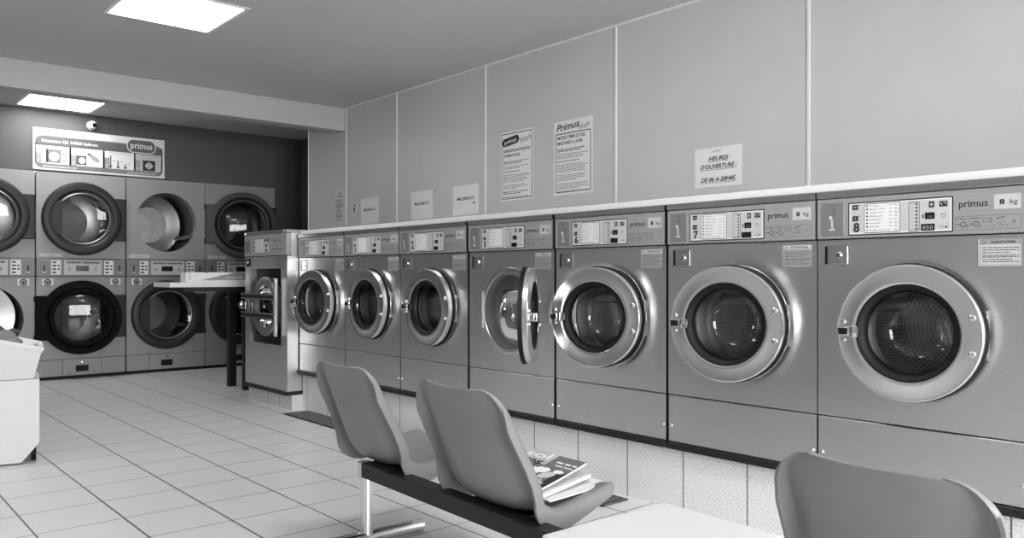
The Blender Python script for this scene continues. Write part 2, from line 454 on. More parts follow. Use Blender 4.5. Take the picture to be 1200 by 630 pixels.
def washer(label):
    t = thing('washing_machine', label, 'washing machine')
    # cabinet with a round opening
    b = MB()
    b.hole_plate(-HW, HW, .238, .884, 0, [(0, DZ, .204, .238, .884)], .02, 72)
    b.mi = 1  # sides coloured black in place of shade in the narrow gaps
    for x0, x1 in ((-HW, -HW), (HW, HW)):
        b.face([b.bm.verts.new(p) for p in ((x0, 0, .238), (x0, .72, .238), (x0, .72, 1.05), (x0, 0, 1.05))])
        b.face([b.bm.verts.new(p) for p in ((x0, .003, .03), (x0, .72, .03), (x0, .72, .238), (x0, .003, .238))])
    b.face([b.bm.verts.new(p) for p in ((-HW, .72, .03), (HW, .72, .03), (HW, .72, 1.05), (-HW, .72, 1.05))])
    body = b.build('cabinet', [M['steel'], M['paint_black']], t, 30)
    # lower service panel with two screws
    lp = gap_shade_sides(MB().box(-HW, HW, 0, .02, .032, .233, .002, 1).build('lower_panel', M['steel'], t))
    for x in (-HW+.016, HW-.016):
        MB().lathe([(0, -.006), (.005, -.005), (.008, -.001), (.008, 0)], x, .10, 16).build('screw', M['chrome'], lp, 40)
    # black base
    MB().box(-HW-.002, HW+.002, -.012, .70, .0, .030, .003, 1).build('base', M['paint_black'], t)
    # folded top edge
    b = MB(); b.box(-HW, HW, -.016, .72, 1.037, 1.062, .003, 1)
    gap_shade_sides(b.build('top_cap', M['steel_dark'], t))
    # control panel
    cp = gap_shade_sides(MB().box(-HW, HW, -.010, .02, .888, 1.035, .003, 1).build('control_panel', M['panel'], t))
    for x in (-HW+.012, HW-.012):
        pass
    # coin slot plate
    b = MB(); b.box(-.325, -.240, -.0125, -.009, .899, 1.020, .001, 1)
    pl = b.build('coin_plate', M['plate'], cp)
    f = Flat(-.0126)
    f.poly([(-.287, .925), (-.279, .925), (-.281, .958), (-.285, .965), (-.290, .96)], LT)
    f.rect(-.296, -.272, .919, .923, WH); f.disc(-.290, .966, .0055, WH, 2)
    f.line(-.281, .97, -.276, .998, .0035, IK); f.line(-.276, .972, -.272, .996, .002, IK)
    f.text('220 W', -.283, 1.006, .0055, BK, 'CENTER')
    f.build('coin_print', cp)
    # keypad
    kx0, kx1, kz0, kz1 = -.222, .129, .899, 1.0135
    W, Hh = kx1-kx0, kz1-kz0
    X = lambda q: kx0+W*q
    Z = lambda q: kz1-Hh*q
    f = Flat(-.0101)
    f.rr(kx0-.002, kx1+.002, kz0-.002, kz1+.002, .004, BK, 1)
    f.rect(kx0+.0025, kx1-.0025, kz0+.0025, kz1-.0025, WH, 2)
    f.rect(kx0+.007, kx1-.007, kz0+.008, kz1-.006, LT, 3)
    for a, c in ((.06, .22), (.41, .57)):
        f.rect(X(.04), X(.10), Z(c), Z(a), BK, 4); f.disc(X(.07), Z((a+c)/2), .0035, IL, 5, sx=1.6 if a < .3 else 1)
        f.disc(X(.112), Z(a+.01), .0018, BK, 4)
    f.rr(X(.163), X(.518), Z(.955), Z(.045), .004, BK, 4)
    f.rr(X(.168), X(.513), Z(.935), Z(.065), .003, WH, 5)
    words = ['Anti-allergie', 'Blanc sale', 'Couleurs fonce', 'Blanc', 'Synthetique', 'Essorage rapide', 'Delicat', 'Rincage - lessive 100']
    for i in range(8):
        z = Z(.12+.107*i)
        if i < 7: f.disc(X(.192), z, .0034, BK, 6, 12)
        else: f.ringf(X(.192), z, .002, .0034, BK, 6, 12)
        f.text(words[i], X(.216), z-.0022, .0044, BK, fit=W*(.09+.012*((i*5) % 6)) if i < 7 else W*.2, ly=6)
        if i < 7: f.rect(X(.41), X(.445), z-.001, z+.001, IL, 6)
        f.poly([(X(.468), z+.003), (X(.490), z-.001), (X(.494), z-.003), (X(.474), z-.002)], IK, 6)
    f.rr(X(.600), X(.702), Z(.955), Z(.085), .003, BK, 4); f.rr(X(.605), X(.697), Z(.935), Z(.105), .002, LT, 5)
    for i in range(8):
        z = Z(.155+.104*i); f.disc(X(.675), z, .0036, BK, 6, 12); f.rect(X(.622), X(.648), z-.0012, z+.0012, IL, 6)
    f.rect(X(.752), X(.842), Z(.615), Z(.42), DS, 4); f.rect(X(.728), X(.742), Z(.58), Z(.47), BK, 4)
    f.rect(X(.715), X(.842), Z(.95), Z(.75), DS, 4)
    f.text('188', X(.797), Z(.58), .009, IK, 'CENTER', ly=5)
    f.rr(X(.788), X(.838), Z(.28), Z(.10), .002, BK, 4); f.ringf(X(.813), Z(.19), .003, .0045, WH, 5, 10); f.line(X(.813), Z(.17), X(.813), Z(.21), .0015, WH, 5)
    f.rect(X(.884), X(.956), Z(.27), Z(.11), BK, 4); f.line(X(.895), Z(.15), X(.91), Z(.23), .002, WH, 5); f.ringf(X(.932), Z(.18), .0035, .005, WH, 5, 10, a0=-60, a1=160)
    f.ringf(X(.92), Z(.53), .0055, .0068, IK, 4, 12); f.rect(X(.902), X(.938), Z(.49), Z(.475), IK, 4)
    f.text('SP', X(.89), Z(.88), .006, IK, ly=4); f.rect(X(.921), X(.924), Z(.88), Z(.83), IK, 4); f.poly([(X(.935), Z(.89)), (X(.955), Z(.89)), (X(.948), Z(.82)), (X(.942), Z(.82))], BK, 4)
    f.build('keypad', cp)
    # brand oval, load label, instruction strip
    f = Flat(-.0101)
    f.rr(.134, .248, .9615, 1.010, .0235, IL, 1); f.rr(.1358, .2462, .9633, 1.0082, .0217, PN, 2)
    f.text('primus', .191, .976, .0225, BK, 'CENTER', .015, ly=3, fit=.086)
    f.build('brand_badge', cp)
    f = Flat(-.0101)
    f.rr(.252, .328, .964, 1.011, .003, LT, 1)
    f.text('8', .275, .979, .0155, BK, 'CENTER', .045, sx=1.35, ly=2); f.text('kg', .307, .979, .0150, BK, 'CENTER', .0, sx=1.15, ly=2)
    f.build('load_label', cp)
    f = Flat(-.0101)
    f.frame(.137, .328, .901, .946, .0009, IK, 1)
    for x in (.174, .214, .252, .290): f.rect(x, x+.0008, .903, .944, IL, 1)
    for x in (.162, .200): f.ringf(x, .920, .0075, .0093, BK, 2, 16); f.rect(x-.02, x-.010, .919, .922, IK, 2); f.lines(x-.022, x+.008, .937, .004, IK, 3, 2)
    f.frame(.220, .247, .925, .938, .0012, IK, 2); f.ringf(.231, .903, .010, .0115, IL, 2, 12, a0=0, a1=180); f.line(.239, .928, .243, .937, .0015, IK, 2)
    f.poly([(.258, .917), (.284, .921), (.286, .931), (.260, .929)], IL, 2); f.line(.259, .934, .283, .940, .003, IK, 2)
    f.line(.261, .918, .284, .914, .0015, IK, 2); f.ringf(.309, .924, .0055, .0065, IL, 2, 12); f.rect(.3075, .3105, .919, .929, IK, 2)
    for x in (.177, .216, .254, .292): f.poly([(x-.004, .910), (x-.004, .914), (x, .912)], BK, 2)
    f.build('instruction_strip', cp)
    # coin box, a framed recess with a lock
    b = MB()
    b.box(-.325, -.222, -.0022, .0005, .789, .794); b.box(-.325, -.222, -.0022, .0005, .863, .868)
    b.box(-.325, -.320, -.0022, .0005, .794, .863); b.box(-.227, -.222, -.0022, .0005, .794, .863)
    b.mi = 1; b.box(-.306, -.230, -.0025, .0005, .797, .860, .001, 1)
    cb = b.build('coin_box', [M['plate'], M['ring']], t)
    MB().box(-.319, -.308, -.0006, .0004, .795, .862).build('recess_shade_strip', M['rubber'], cb)  # flat black strip put in for the shaded inside of the recess
    b = MB(); b.lathe([(0, -.010), (.0085, -.010), (.011, -.007), (.012, -.002)], -.262, .828, 20)
    lk = b.build('lock', M['chrome'], cb, 40)
    MB().box(-.2632, -.2608, -.0108, -.0098, .823, .833).build('keyhole', M['black'], cb)
    # door collar on the cabinet
    b = MB()
    b.lathe([(.235, .001), (.233, -.003), (.226, -.004), (.214, -.003), (.208, .004), (.205, .02)], 0, DZ, 80)
    b.build('door_collar', M['ring'], t, 40)
    b = MB()
    b.lathe([(.209, -.001), (.196, -.002), (.186, .008), (.182, .05), (.170, .06), (.166, .075)], 0, DZ, 72)
    b.build('door_gasket', M['gasket'], t, 40)
    b = MB(); b.box(-.229, -.207, -.0045, .004, DZ-.100, DZ+.100, .002, 1)
    b.box(-.232, -.224, -.0065, .004, DZ-.022, DZ+.022, .002, 1)
    b.build('latch_plate', M['lampframe'], t)  # painted white in place of light catching the latch
    # drum
    b = MB()
    b.lathe([(.172, .075), (.235, .09), (.238, .12), (.238, .40), (.225, .42)], 0, DZ, 72, uv=True)
    for a in (40, 160, 280):
        c, sn = math.cos(R(a)), math.sin(R(a))
        b.cyl((.226*c, .10, DZ+.226*sn), (.226*c, .41, DZ+.226*sn), .026, 10)
    dr = b.build('drum', M['drum'], t, 50)
    b = MB(); b.lathe([(.236, .405), (.20, .40), (.12, .42), (.05, .415), (0, .39)], 0, DZ, 72, uv=True)
    b.build('drum_back', M['drum_back'], dr, 50)
    # door
    d = door_children(None).build('door', M['ring'], t, 28, (.250, -.036, DZ))
    cx = -.242
    b = MB(); b.lathe([(DR-.006, .009), (DR+.003, .011), (DR+.006, .028), (DR-.02, .032), (.200, .031), (.190, .004)], cx, 0, 80)
    b.build('door_seal', M['rubber'], d, 40)
    b = MB(); b.lathe([(.1635, -.018), (.160, -.0215), (.152, -.019), (.143, -.010), (.137, .004), (.136, .02), (.146, .03), (.162, .022)], cx, 0, 80, closed=True)
    b.build('glass_rim', M['rubber'], d, 40)
    prof = [(.139, .000), (.135, -.004), (.131, .004), (.127, .03), (.118, .09), (.110, .112), (.088, .130), (.05, .140), (0, .143)]
    b = MB(); b.lathe(prof, cx, 0, 80)
    b.build('door_glass', M['glass'], d, 60)
    b = MB()
    b.box(cx-DR+.012, cx-.168, -.050, -.019, -.0155, .0155, .004, 2)
    b.box(cx-.176, cx-.146, -.056, -.019, -.020, .020, .004, 2)
    h = b.build('door_handle', M['chrome'], d, 40)
    MB().box(cx-DR+.017, cx-.182, -.0525, -.0495, -.011, .011, .001, 1).build('handle_grip', M['rubber'], d)
    for z in (-.031, .031):
        MB().lathe([(0, -.030), (.006, -.029), (.008, -.024), (.008, -.02)], cx-DR+.026, z, 14).build('bolt', M['chrome'], d, 40)
    for z in (-.058, .058):
        MB().lathe([(0, -.032), (.007, -.031), (.011, -.026), (.011, -.02)], cx+.196, z, 16).build('bolt', M['chrome'], d, 40)
    b = MB(); b.cyl((.225, -.006, DZ-.075), (.225, -.006, DZ+.075), .007, 12)
    b.box(.216, .234, -.012, .0, DZ-.08, DZ+.08, .002, 1)
    b.build('hinge', M['steel_dark'], t, 40)
    return t

def warning_label(t, word, pale):
    f = Flat(-.0004)
    bg = LT if pale else IL
    f.rect(.203, .327, .785, .871, bg, 1); f.frame(.208, .325, .789, .870, .0008, IK, 2)
    f.rect(.209, .324, .853, .869, IL if pale else LT, 2); f.poly([(.214, .856), (.224, .856), (.219, .866)], BK, 3); f.poly([(.2165, .8572), (.2215, .8572), (.219, .8625)], LT, 4)
    f.text(word, .275, .857, .0075, BK, 'CENTER', .03, ly=3, fit=.072)
    for k, z in enumerate((.842, .834, .826, .817, .812, .804, .797)):
        f.lines(.215, .320-.02*(k % 3 == 2), z, .0042, IK, k*7+len(word), 3)
    f.build('warning_label', t)

def number_print(t, num, disp):
    cp = kid(t, 'control_panel')
    f = Flat(-.0101)
    kx0, kz1, W, Hh = -.222, 1.0135, .351, .1145
    f.text(num, kx0+W*.083, kz1-Hh*.90, Hh*.27, BK, 'CENTER', .05, ly=6)
    f.build('number_print', cp)
    if disp:
        f = Flat(-.0101); f.text(disp, kx0+W*.778, kz1-Hh*.91, .0125, SG, 'CENTER', ly=6, fit=.034); f.build('display_digits', cp)

proto = washer('')
words_n = {8: 'at the right end of the row', }
spec = [  # y centre, number, display, door angle, label
 (1.185, '8', '850', 7, 'steel front-loading washing machine numbered 8, nearest the camera, door closed', 'WAARSCHUWING'),
 (1.880, '7', '', 15, 'steel front-loading washing machine numbered 7, left of machine 8, round door slightly ajar', 'ATTENTION'),
 (2.583, '6', '', 15, 'steel washing machine numbered 6, door ajar beside the wide open one', 'WAARSCHUWING'),
 (3.288, '5', '', 130, 'steel front-loading washing machine numbered 5 with its round door swung wide open', 'ATTENTION'),
 (3.995, '4', '', 0, 'steel washing machine with closed door, directly left of the machine with the open door', 'WAARSCHUWING'),
 (4.690, '3', '', 0, 'steel washing machine, second left of the one with the wide open door', 'ATTENTION'),
 (5.385, '2', '', 8, 'steel washing machine at the far end, right of the barred-door machine', 'WAARSCHUWING'),
]
machines = []
for k, (y, num, disp, ang, label, word) in enumerate(spec):
    o = proto if k == 0 else dup(proto)
    machines.append(o)
for (y, num, disp, ang, label, word), o in zip(spec, machines):
    o.location = (DW, y, .270); o.rotation_euler = (0, 0, -PI/2)
    tag(o, label, 'washing machine', 'row of steel washing machines on the tiled plinth')
    kid(o, 'door').rotation_euler = (0, 0, R(ang))
    number_print(o, num, disp); warning_label(o, word, num == '8')

# machine 1: an older one, standing forward on a low plinth, its door held by two bars
t = thing('washing_machine', 'older steel washing machine with barred door, standing forward beside the table', 'washing machine', (2.756, 6.134, .112), -PI/2, 'row of steel washing machines on the tiled plinth')
h1 = .388
b = MB()
for x0, x1, z0, z1 in ((-h1, -.30, .03, 1.06), (.28, h1, .03, 1.06), (-.30, .28, .965, 1.06), (-.30, .28, .03, .37)):
    b.box(x0, x1, 0, .06, z0, z1)
b.box(-h1, -h1+.02, .06, .9, .03, 1.236); b.box(h1-.02, h1, .06, .9, .03, 1.236); b.box(-h1, -h1+.02, .0301, .06, 1.0601, 1.236); b.box(h1-.02, h1, .0301, .06, 1.0601, 1.236); b.box(-h1+.02, h1-.02, .88, .9, .03, 1.25)
b.build('cabinet', M['steel'], t)
b = MB(); b.hole_plate(-.30, .28, .37, .965, .06, [(-.01, .665, .215, .37, .965)], .02, 72); b.build('door_recess', M['rubber'], t)
b = MB(); b.box(-.30, .28, .030, .062, .37, .43); b.build('drip_tray', M['rubber'], t)
b = MB(); b.box(-h1-.002, h1+.002, -.014, .9, 0, .030, .003, 1); b.build('base', M['paint_black'], t)
b = MB(); b.box(-h1, h1, -.012, .9, 1.235, 1.262, .003, 1)
tc1 = b.build('top_cap', M['steel_dark'], t)
for x in (-h1+.03, h1-.03): MB().lathe([(0, -.02), (.008, -.018), (.011, -.012)], x, 1.249, 14).build('screw', M['chrome'], tc1, 40)
cp1 = MB().box(-h1, h1, -.008, .03, 1.065, 1.233, .003, 1).build('control_panel', M['panel'], t)
f = Flat(-.0081)
f.rr(-.225, .095, 1.085, 1.205, .004, BK, 1); f.rect(-.221, .091, 1.089, 1.201, LT, 2)
f.rr(-.16, -.03, 1.096, 1.196, .003, WH, 3)
for i in range(8): f.lines(-.15, -.045, 1.184-.0115*i, .0055, IK, i, 4)
for z in (1.165, 1.13, 1.10): f.rect(-.205, -.18, z, z+.022, BK, 3)
for x, z in ((.0, 1.175), (.05, 1.175), (.02, 1.135), (.02, 1.097)): f.rect(x, x+.032, z, z+.022, BK, 3)
f.rr(-.375, -.27, 1.09, 1.19, .003, PL, 1); f.text('1', -.325, 1.11, .055, BK, 'CENTER', .04, ly=2)
f.text('primus', .15, 1.172, .024, BK, fit=.085, ly=1); f.text('8 kg', .26, 1.172, .02, BK, ly=1)
f.frame(.12, .34, 1.09, 1.145, .0012, IK, 1); f.lines(.13, .33, 1.11, .014, IK, 4, 1)
f.build('keypad', cp1)
b = MB(); b.box(-.365, -.285, -.006, .001, .985, 1.045, .002, 1)
cb1 = b.build('coin_box', M['rubber'], t)
MB().lathe([(0, -.014), (.011, -.013), (.014, -.006)], -.325, 1.015, 16).build('lock', M['chrome'], cb1, 40)
f = Flat(-.0004); f.rect(.19, .33, .965, 1.055, PL, 1)
for k in range(5): f.lines(.2, .32, 1.035-.014*k, .006, IK, k, 2)
f.build('warning_label', t)
b = MB(); b.lathe([(.235, .045), (.235, .0), (.225, -.012), (.19, -.014), (.168, -.004), (.166, .03)], -.01, .665, 72)
d1 = b.build('door', M['steel_dark'], t, 35)
b = MB()
for z in (.742, .592): b.box(-.40, .245, -.034, -.014, z-.024, z+.024, .004, 1)
b.build('door_bar', M['paint_black'], d1)
b = MB()
for z in (.742, .592): b.box(-.40, .245, -.037, -.033, z+.014, z+.022); b.box(-.40, .245, -.037, -.033, z-.022, z-.014)
b.box(.238, .256, -.046, -.014, .44, .89, .005, 1)
b.build('door_frame_bar', M['steel_dark'], d1)
b = MB(); b.box(-.415, -.345, -.045, -.010, .635, .695, .004, 1); b.cyl((-.38, -.06, .665), (-.38, -.04, .665), .018, 14)
b.build('door_handle', M['chrome'], d1, 40)
b = MB(); b.lathe([(.166, .0), (.15, .01), (.14, .09), (.1, .12), (0, .13)], -.01, .665, 64); b.build('door_glass', M['glass'], d1, 50)
b = MB(); b.lathe([(.21, .085), (.235, .1), (.235, .42), (.1, .44), (0, .42)], -.01, .665, 64, uv=True); b.build('drum', M['ddrum'], t, 50)

# white board covering the gap between the machine tops and the wall
o = tag(MB().box(DW+.004, WALL, -.55, 5.742, 1.333, 1.362, .002, 1).build('cover_board', M['board']), 'long thin white cover board lying along the tops of the steel washing machines', 'shelf')

# ------------------------------------------------------------------ stacked dryers
DXW = .4025
UZ, LZ, HR = 1.585, .608, .313
def dryer_door(name, parent, ringm, glassm, cz, hinge_x, r=.362):
    """round dryer door; its frame has the hinge axis at the origin (right edge), closed door lies towards -x"""
    cx = -hinge_x
    b = MB()
    b.lathe([(r, .0), (r+.002, -.02), (r-.010, -.048), (r-.035, -.058), (r-.075, -.052), (r-.085, -.040), (r-.098, -.034), (r-.110, -.036), (r-.118, -.022), (r-.118, .012), (r-.108, .030), (r-.088, .034), (r-.080, .014), (r-.066, .026), (r-.056, .004)], cx, 0, 84, closed=True)
    d = b.build(name, ringm, parent, 35, (hinge_x, -.002, cz))
    b = MB(); b.box(cx+.27, .0, -.030, -.002, -.215, .215, .006, 2)
    b.build('hinge_plate', ringm, d)
    b = MB(); b.cyl((.0, -.018, -.212), (.0, -.018, -.16), .012, 12); b.cyl((.0, -.018, .16), (.0, -.018, .212), .012, 12)
    b.build('hinge_pin', M['rubber'], d, 40)
    # flat grip on the handle side
    pts = [(cx-.238+.0, -.165), (cx-.185, -.165), (cx-.185, .165), (cx-.238, .165), (cx-.29, .08), (cx-.29, -.08)]
    b = MB(); b.prism(pts, -.046, -.02, .004); b.build('door_grip', ringm, d)
    b = MB(); b.lathe([(r-.116, -.026), (r-.14, -.018), (.16, -.006), (0, -.002)], cx, 0, 72); b.build('door_glass', glassm, d, 60)
    b = MB(); b.lathe([(r-.119, -.034), (r-.112, -.038), (r-.106, -.035)], cx, 0, 72); b.build('glass_bead', M['steel_dark'], d, 40)
    return d

def dryer():
    t = thing('stacked_dryer', '', 'tumble dryer')
    b = MB()
    # upper front, lower front, sides
    b.hole_plate(-DXW, DXW, 1.190, 2.03, 0, [(0, UZ, HR, 1.190, 2.03)], .03, 72)
    b.hole_plate(-DXW, DXW, .198, 1.008, 0, [(0, LZ, HR, .198, 1.008)], .03, 72)
    for x in (-DXW, DXW):
        b.face([b.bm.verts.new(p) for p in ((x, 0, .03), (x, .75, .03), (x, .75, 2.03), (x, 0, 2.03))])
    b.face([b.bm.verts.new(p) for p in ((-DXW, 0, 2.03), (DXW, 0, 2.03), (DXW, .75, 2.03), (-DXW, .75, 2.03))])
    b.face([b.bm.verts.new(p) for p in ((-DXW, .75, .03), (DXW, .75, .03), (DXW, .75, 2.03), (-DXW, .75, 2.03))])
    b.build('cabinet', M['dryer'], t, 30)
    MB().box(-DXW, DXW, .02, .7, 0, .03).build('base', M['rubber'], t)
    # three kick panels, the middle one with a slot and a lock
    for x0, x1 in ((-DXW+.001, -.178), (-.175, .178), (.181, DXW-.001)):
        kp = MB().box(x0, x1, -.002, .02, .032, .194, .003, 1).build('kick_panel', M['dryer'], t)
        if -.2 < x0 < 0:
            MB().box(-.058, .058, -.0035, -.001, .068, .130, .003, 1).build('lint_slot', M['rubber'], kp)
            MB().lathe([(0, -.008), (.009, -.007), (.012, -.002)], 0, .158, 14).build('lock', M['chrome'], kp, 40)
    # control strip
    cs = MB().box(-DXW, DXW, -.012, .02, 1.012, 1.186, .004, 1).build('control_strip', M['dstrip'], t)
    f = Flat(-.0121)
    for x0, x1 in ((-.385, -.175), (-.17, .182), (.188, .395)): f.frame(x0, x1, 1.022, 1.178, .002, IK, 1)
    f.rr(-.165, .178, 1.028, 1.172, .006, LT, 1)
    for k in range(14): f.rect(-.14+.0215*k, -.124+.0215*k, 1.140, 1.158, BK, 2) if k != 6 else f.poly([(-.008, 1.16), (.008, 1.16), (0, 1.140)], BK, 2)
    f.rect(-.058, .058, 1.065, 1.118, DS, 2)
    for x in (-.118, .122): f.rr(x-.014, x+.014, 1.066, 1.10, .008, IL, 2)
    f.rect(-.375, -.285, 1.035, 1.165, PL, 2); f.rect(.30, .385, 1.035, 1.165, PL, 2)
    for x in (-.335, .345): f.rect(x-.008, x+.008, 1.06, 1.12, BK, 3); f.rect(x-.02, x+.02, 1.05, 1.058, WH, 3)
    for x in (-.262, .215):
        f.rect(x-.015, x+.07, 1.03, 1.17, WH, 2)
        for k in range(4): f.rect(x-.005, x+.03, 1.043+.033*k, 1.058+.033*k, BK, 3)
        for k in (1, 2): f.rect(x+.04, x+.06, 1.043+.033*k, 1.058+.033*k, BK, 3)
    f.build('control_print', cs)
    # name plate
    f = Flat(-.0004); f.rr(-.375, -.175, 1.205, 1.238, .003, LT, 1); f.text('primus', -.275, 1.214, .014, IK, 'CENTER', ly=2)
    f.build('name_plate', t)
    # round coin locks with their square plates
    for x in (-.305, .308):
        f = MB(); f.box(x-.05, x+.05, -.004, .0, .925, .990, .003, 1)
        k = f.build('lock_plate', M['white'], t)
        MB().lathe([(.030, -.0045), (.030, -.010), (.021, -.011), (.020, -.005)], x, .957, 24).build('lock_ring', M['rubber'], k, 40)
        MB().lathe([(.0, -.016), (.010, -.016), (.012, -.005)], x, .957, 16).build('lock', M['rubber'], k, 40)
    # drums
    for cz in (UZ, LZ):
        b = MB(); b.lathe([(HR, .03), (.345, .05), (.36, .09), (.36, .60), (.345, .62), (.195, .64)], 0, cz, 72)
        for a in (95, 215, 335):
            c, sn = math.cos(R(a)), math.sin(R(a)); b.cyl((.345*c, .08, cz+.345*sn), (.345*c, .60, cz+.345*sn), .028, 10)
        dr = b.build('drum', M['ddrum'], t, 45)
        b = MB(); b.lathe([(.20, .636), (.19, .628), (0, .625)], 0, cz, 48); b.build('drum_back', M['ddisc'], dr, 40)
    return t

dp = dryer()
uc = dryer_door('upper_door', dp, M['dring'], M['dglass'], UZ, .398)
lc = dryer_door('lower_door', dp, M['dring'], M['dglass'], LZ, .398)
dryers = [dp]+[dup(dp) for _ in range(3)]
dl = ['stacked grey tumble dryer at the left edge, partly cut off, its lower door swung open',
      'stacked grey tumble dryer below the sign, a black open door before its lower half',
      'stacked grey tumble dryer with its upper drum bare and open',
      'stacked grey tumble dryer at the right end, half hidden behind the table and low washer']
for k, (o, x) in enumerate(zip(dryers, (1.272, 2.090, 2.908, 3.718))):
    o.location = (x, BACK-.002, 0); tag(o, dl[k], 'tumble dryer', 'row of stacked tumble dryers built into the back wall')
for o, nm, ang in ((dryers[0], 'lower_door', 172), (dryers[2], 'upper_door', 165)):
    d = kid(o, nm); d.rotation_euler = (0, 0, R(ang)); d.location.y -= .05 if nm == 'lower_door' else .03
    for ms in [d]+list(d.children):
        ms.data = ms.data.copy()
    if nm == 'lower_door':
        for ms in [d]+[c for c in d.children if base(c) in ('hinge_plate', 'door_grip')]:
            ms.data.materials[0] = M['dring2']
# laundry seen through the glass
def heap(name, label, loc, r, m, seed, sq=.7, cat='laundry'):
    b = MB(); bmesh.ops.create_icosphere(b.bm, subdivisions=4, radius=r)
    rnd = random.Random(seed); ph = [rnd.uniform(0, 6) for _ in range(6)]
    for v in b.bm.verts:
        p = v.co/r
        k = 1+.10*math.sin(5*p.x+ph[0])*math.sin(4*p.y+ph[1])+.07*math.sin(9*p.z+ph[2]+3*p.x)+.05*math.sin(13*p.y+ph[3]+4*p.z)
        v.co = Vector((p.x*r*k, p.y*r*k, p.z*r*k*sq))
    lo = min(v.co.z for v in b.bm.verts)
    for v in b.bm.verts: v.co.z -= lo
    o = b.build(name, m, None, 60, loc)
    return tag(o, label, cat)

# ------------------------------------------------------------------ instruction sign and camera on the back wall
t = thing('instruction_sign', 'wide white laundry instruction sign with four picture steps above the dryers', 'sign', (2.270, BACK-.012, 2.046))
MB().box(-.614, .612, 0, .010, 0, .405, .002, 1).build('sign_board', M['white'], t)
f = Flat(-.0003, .0006)
f.rr(-.595, .590, .018, .335, .06, PL, 1)
f.rect(-.595, .590, .06, .25, PL, 1)
f.poly([(-.595, .245), (-.595, .275), (-.57, .315), (-.52, .335), (.59, .31), (.59, .235)], IK, 2)
f.text('Driemasten 126  B-8560 Gullegem', -.54, .272, .026, WH, bold=.03, ly=3, fit=.50)
f.rr(.235, .522, .245, .385, .062, WH, 4); f.rr(.243, .514, .253, .377, .056, IK, 5)
f.text('primus', .3785, .292, .062, WH, 'CENTER', .02, ly=6, fit=.215)
xs = (-.592, -.285, .02, .315, .588)
caps = ('Remplir la machine', 'Inserer l argent / jeton', 'Choisir la temperature', 'Appuyer sur start')
for k in range(4):
    f.rect(xs[k]+.004, xs[k+1]-.012, .062, .238, LT if k == 3 else WH, 3)
    f.rect(xs[k]+.004, xs[k]+.05, .062, .17, IL, 4)
    f.text(caps[k], xs[k]+.05, .218, .014, IK, ly=4, fit=.2)
    f.text(str(k+1), xs[k]+.015, .075, .028, WH, bold=.02, ly=5)
x = xs[0]+.09
f.rect(x, x+.13, .075, .205, BK, 4); f.rect(x+.02, x+.13, .075, .205, PL, 5); f.disc(x+.072, .135, .045, WH, 6); f.disc(x+.072, .135, .034, LT, 7); f.ringf(x+.155, .135, .03, .04, IK, 5, 16, sx=.5)
x = xs[1]+.05
f.rect(x, x+.09, .075, .165, IK, 4); f.frame(x, x+.09, .075, .165, .006, BK, 5); f.disc(x+.052, .118, .032, WH, 5)
f.poly([(x+.10, .185), (x+.13, .195), (x+.20, .15), (x+.215, .115), (x+.19, .11), (x+.15, .13), (x+.12, .165)], IL, 4); f.disc(x+.115, .185, .014, IK, 5)
x = xs[2]+.06
for q, hh in ((0, .11), (.07, .065), (.14, .03)):
    f.rect(x+q-.006, x+q+.006, .085, .085+hh, IK, 4); f.disc(x+q, .082, .014, IK, 5); f.rect(x+q+.02, x+q+.045, .14-.02*(q > .1), .144-.02*(q > .1), IK, 4)
x = xs[3]+.075
f.rect(x, x+.125, .068, .175, BK, 4); f.poly([(x+.018, .121), (x+.055, .16), (x+.055, .082)], LT, 5); f.poly([(x+.107, .121), (x+.07, .16), (x+.07, .082)], LT, 5); f.rect(x+.058, x+.067, .085, .158, LT, 5)
f.text('www.primuslaundry.be', -.53, .030, .020, WH, bold=.02, ly=3, fit=.30); f.text('www.primuslaundry.com', .24, .030, .020, WH, bold=.02, ly=3, fit=.28)
f.build('sign_print', t)

t = thing('security_camera', 'small white ball security camera on the back wall above the sign', 'camera', (2.174, BACK, 2.525))
b = MB(); bmesh.ops.create_uvsphere(b.bm, u_segments=24, v_segments=16, radius=.042); bmesh.ops.translate(b.bm, verts=b.bm.verts[:], vec=(0, -.045, 0))
b.build('camera_ball', M['white'], t, 60)
MB().lathe([(.045, 0), (.045, -.012), (.03, -.016), (0, -.016)], 0, 0, 24).build('mount', M['white'], t, 40)
b = MB(); b.cyl((.008, -.080, -.004), (.012, -.090, -.006), .020, 18); b.build('lens', M['rubber'], t, 40)

# ------------------------------------------------------------------ ceiling lamps
def lamp(x0, x1, y0, y1, label):
    t = thing('ceiling_lamp', label, 'ceiling lamp', ((x0+x1)/2, (y0+y1)/2, CEIL), 0, 'flat panel lamps in the ceiling')
    w, h = (x1-x0)/2, (y1-y0)/2
    MB().box(-w, w, -h, h, -.006, -.002).build('diffuser', M['lamp'], t)
    b = MB()
    b.box(-w-.03, w+.03, -h-.03, -h, -.004, 0); b.box(-w-.03, w+.03, h, h+.03, -.004, 0)
    b.box(-w-.03, -w, -h, h, -.004, 0); b.box(w, w+.03, -h, h, -.004, 0)
    b.build('frame', M['lampframe'], t)
lamp(1.40, 2.00, 4.75, 5.35, 'bright square ceiling lamp at the top of the view, before the beam')
lamp(1.51, 2.11, 8.19, 8.76, 'bright ceiling lamp behind the beam, above the dryers')
for x, y in ((1.70, 1.9), (1.70, -.9), (-1.2, 5.05)):
    lamp(x-.3, x+.3, y-.3, y+.3, 'square ceiling lamp outside the view')

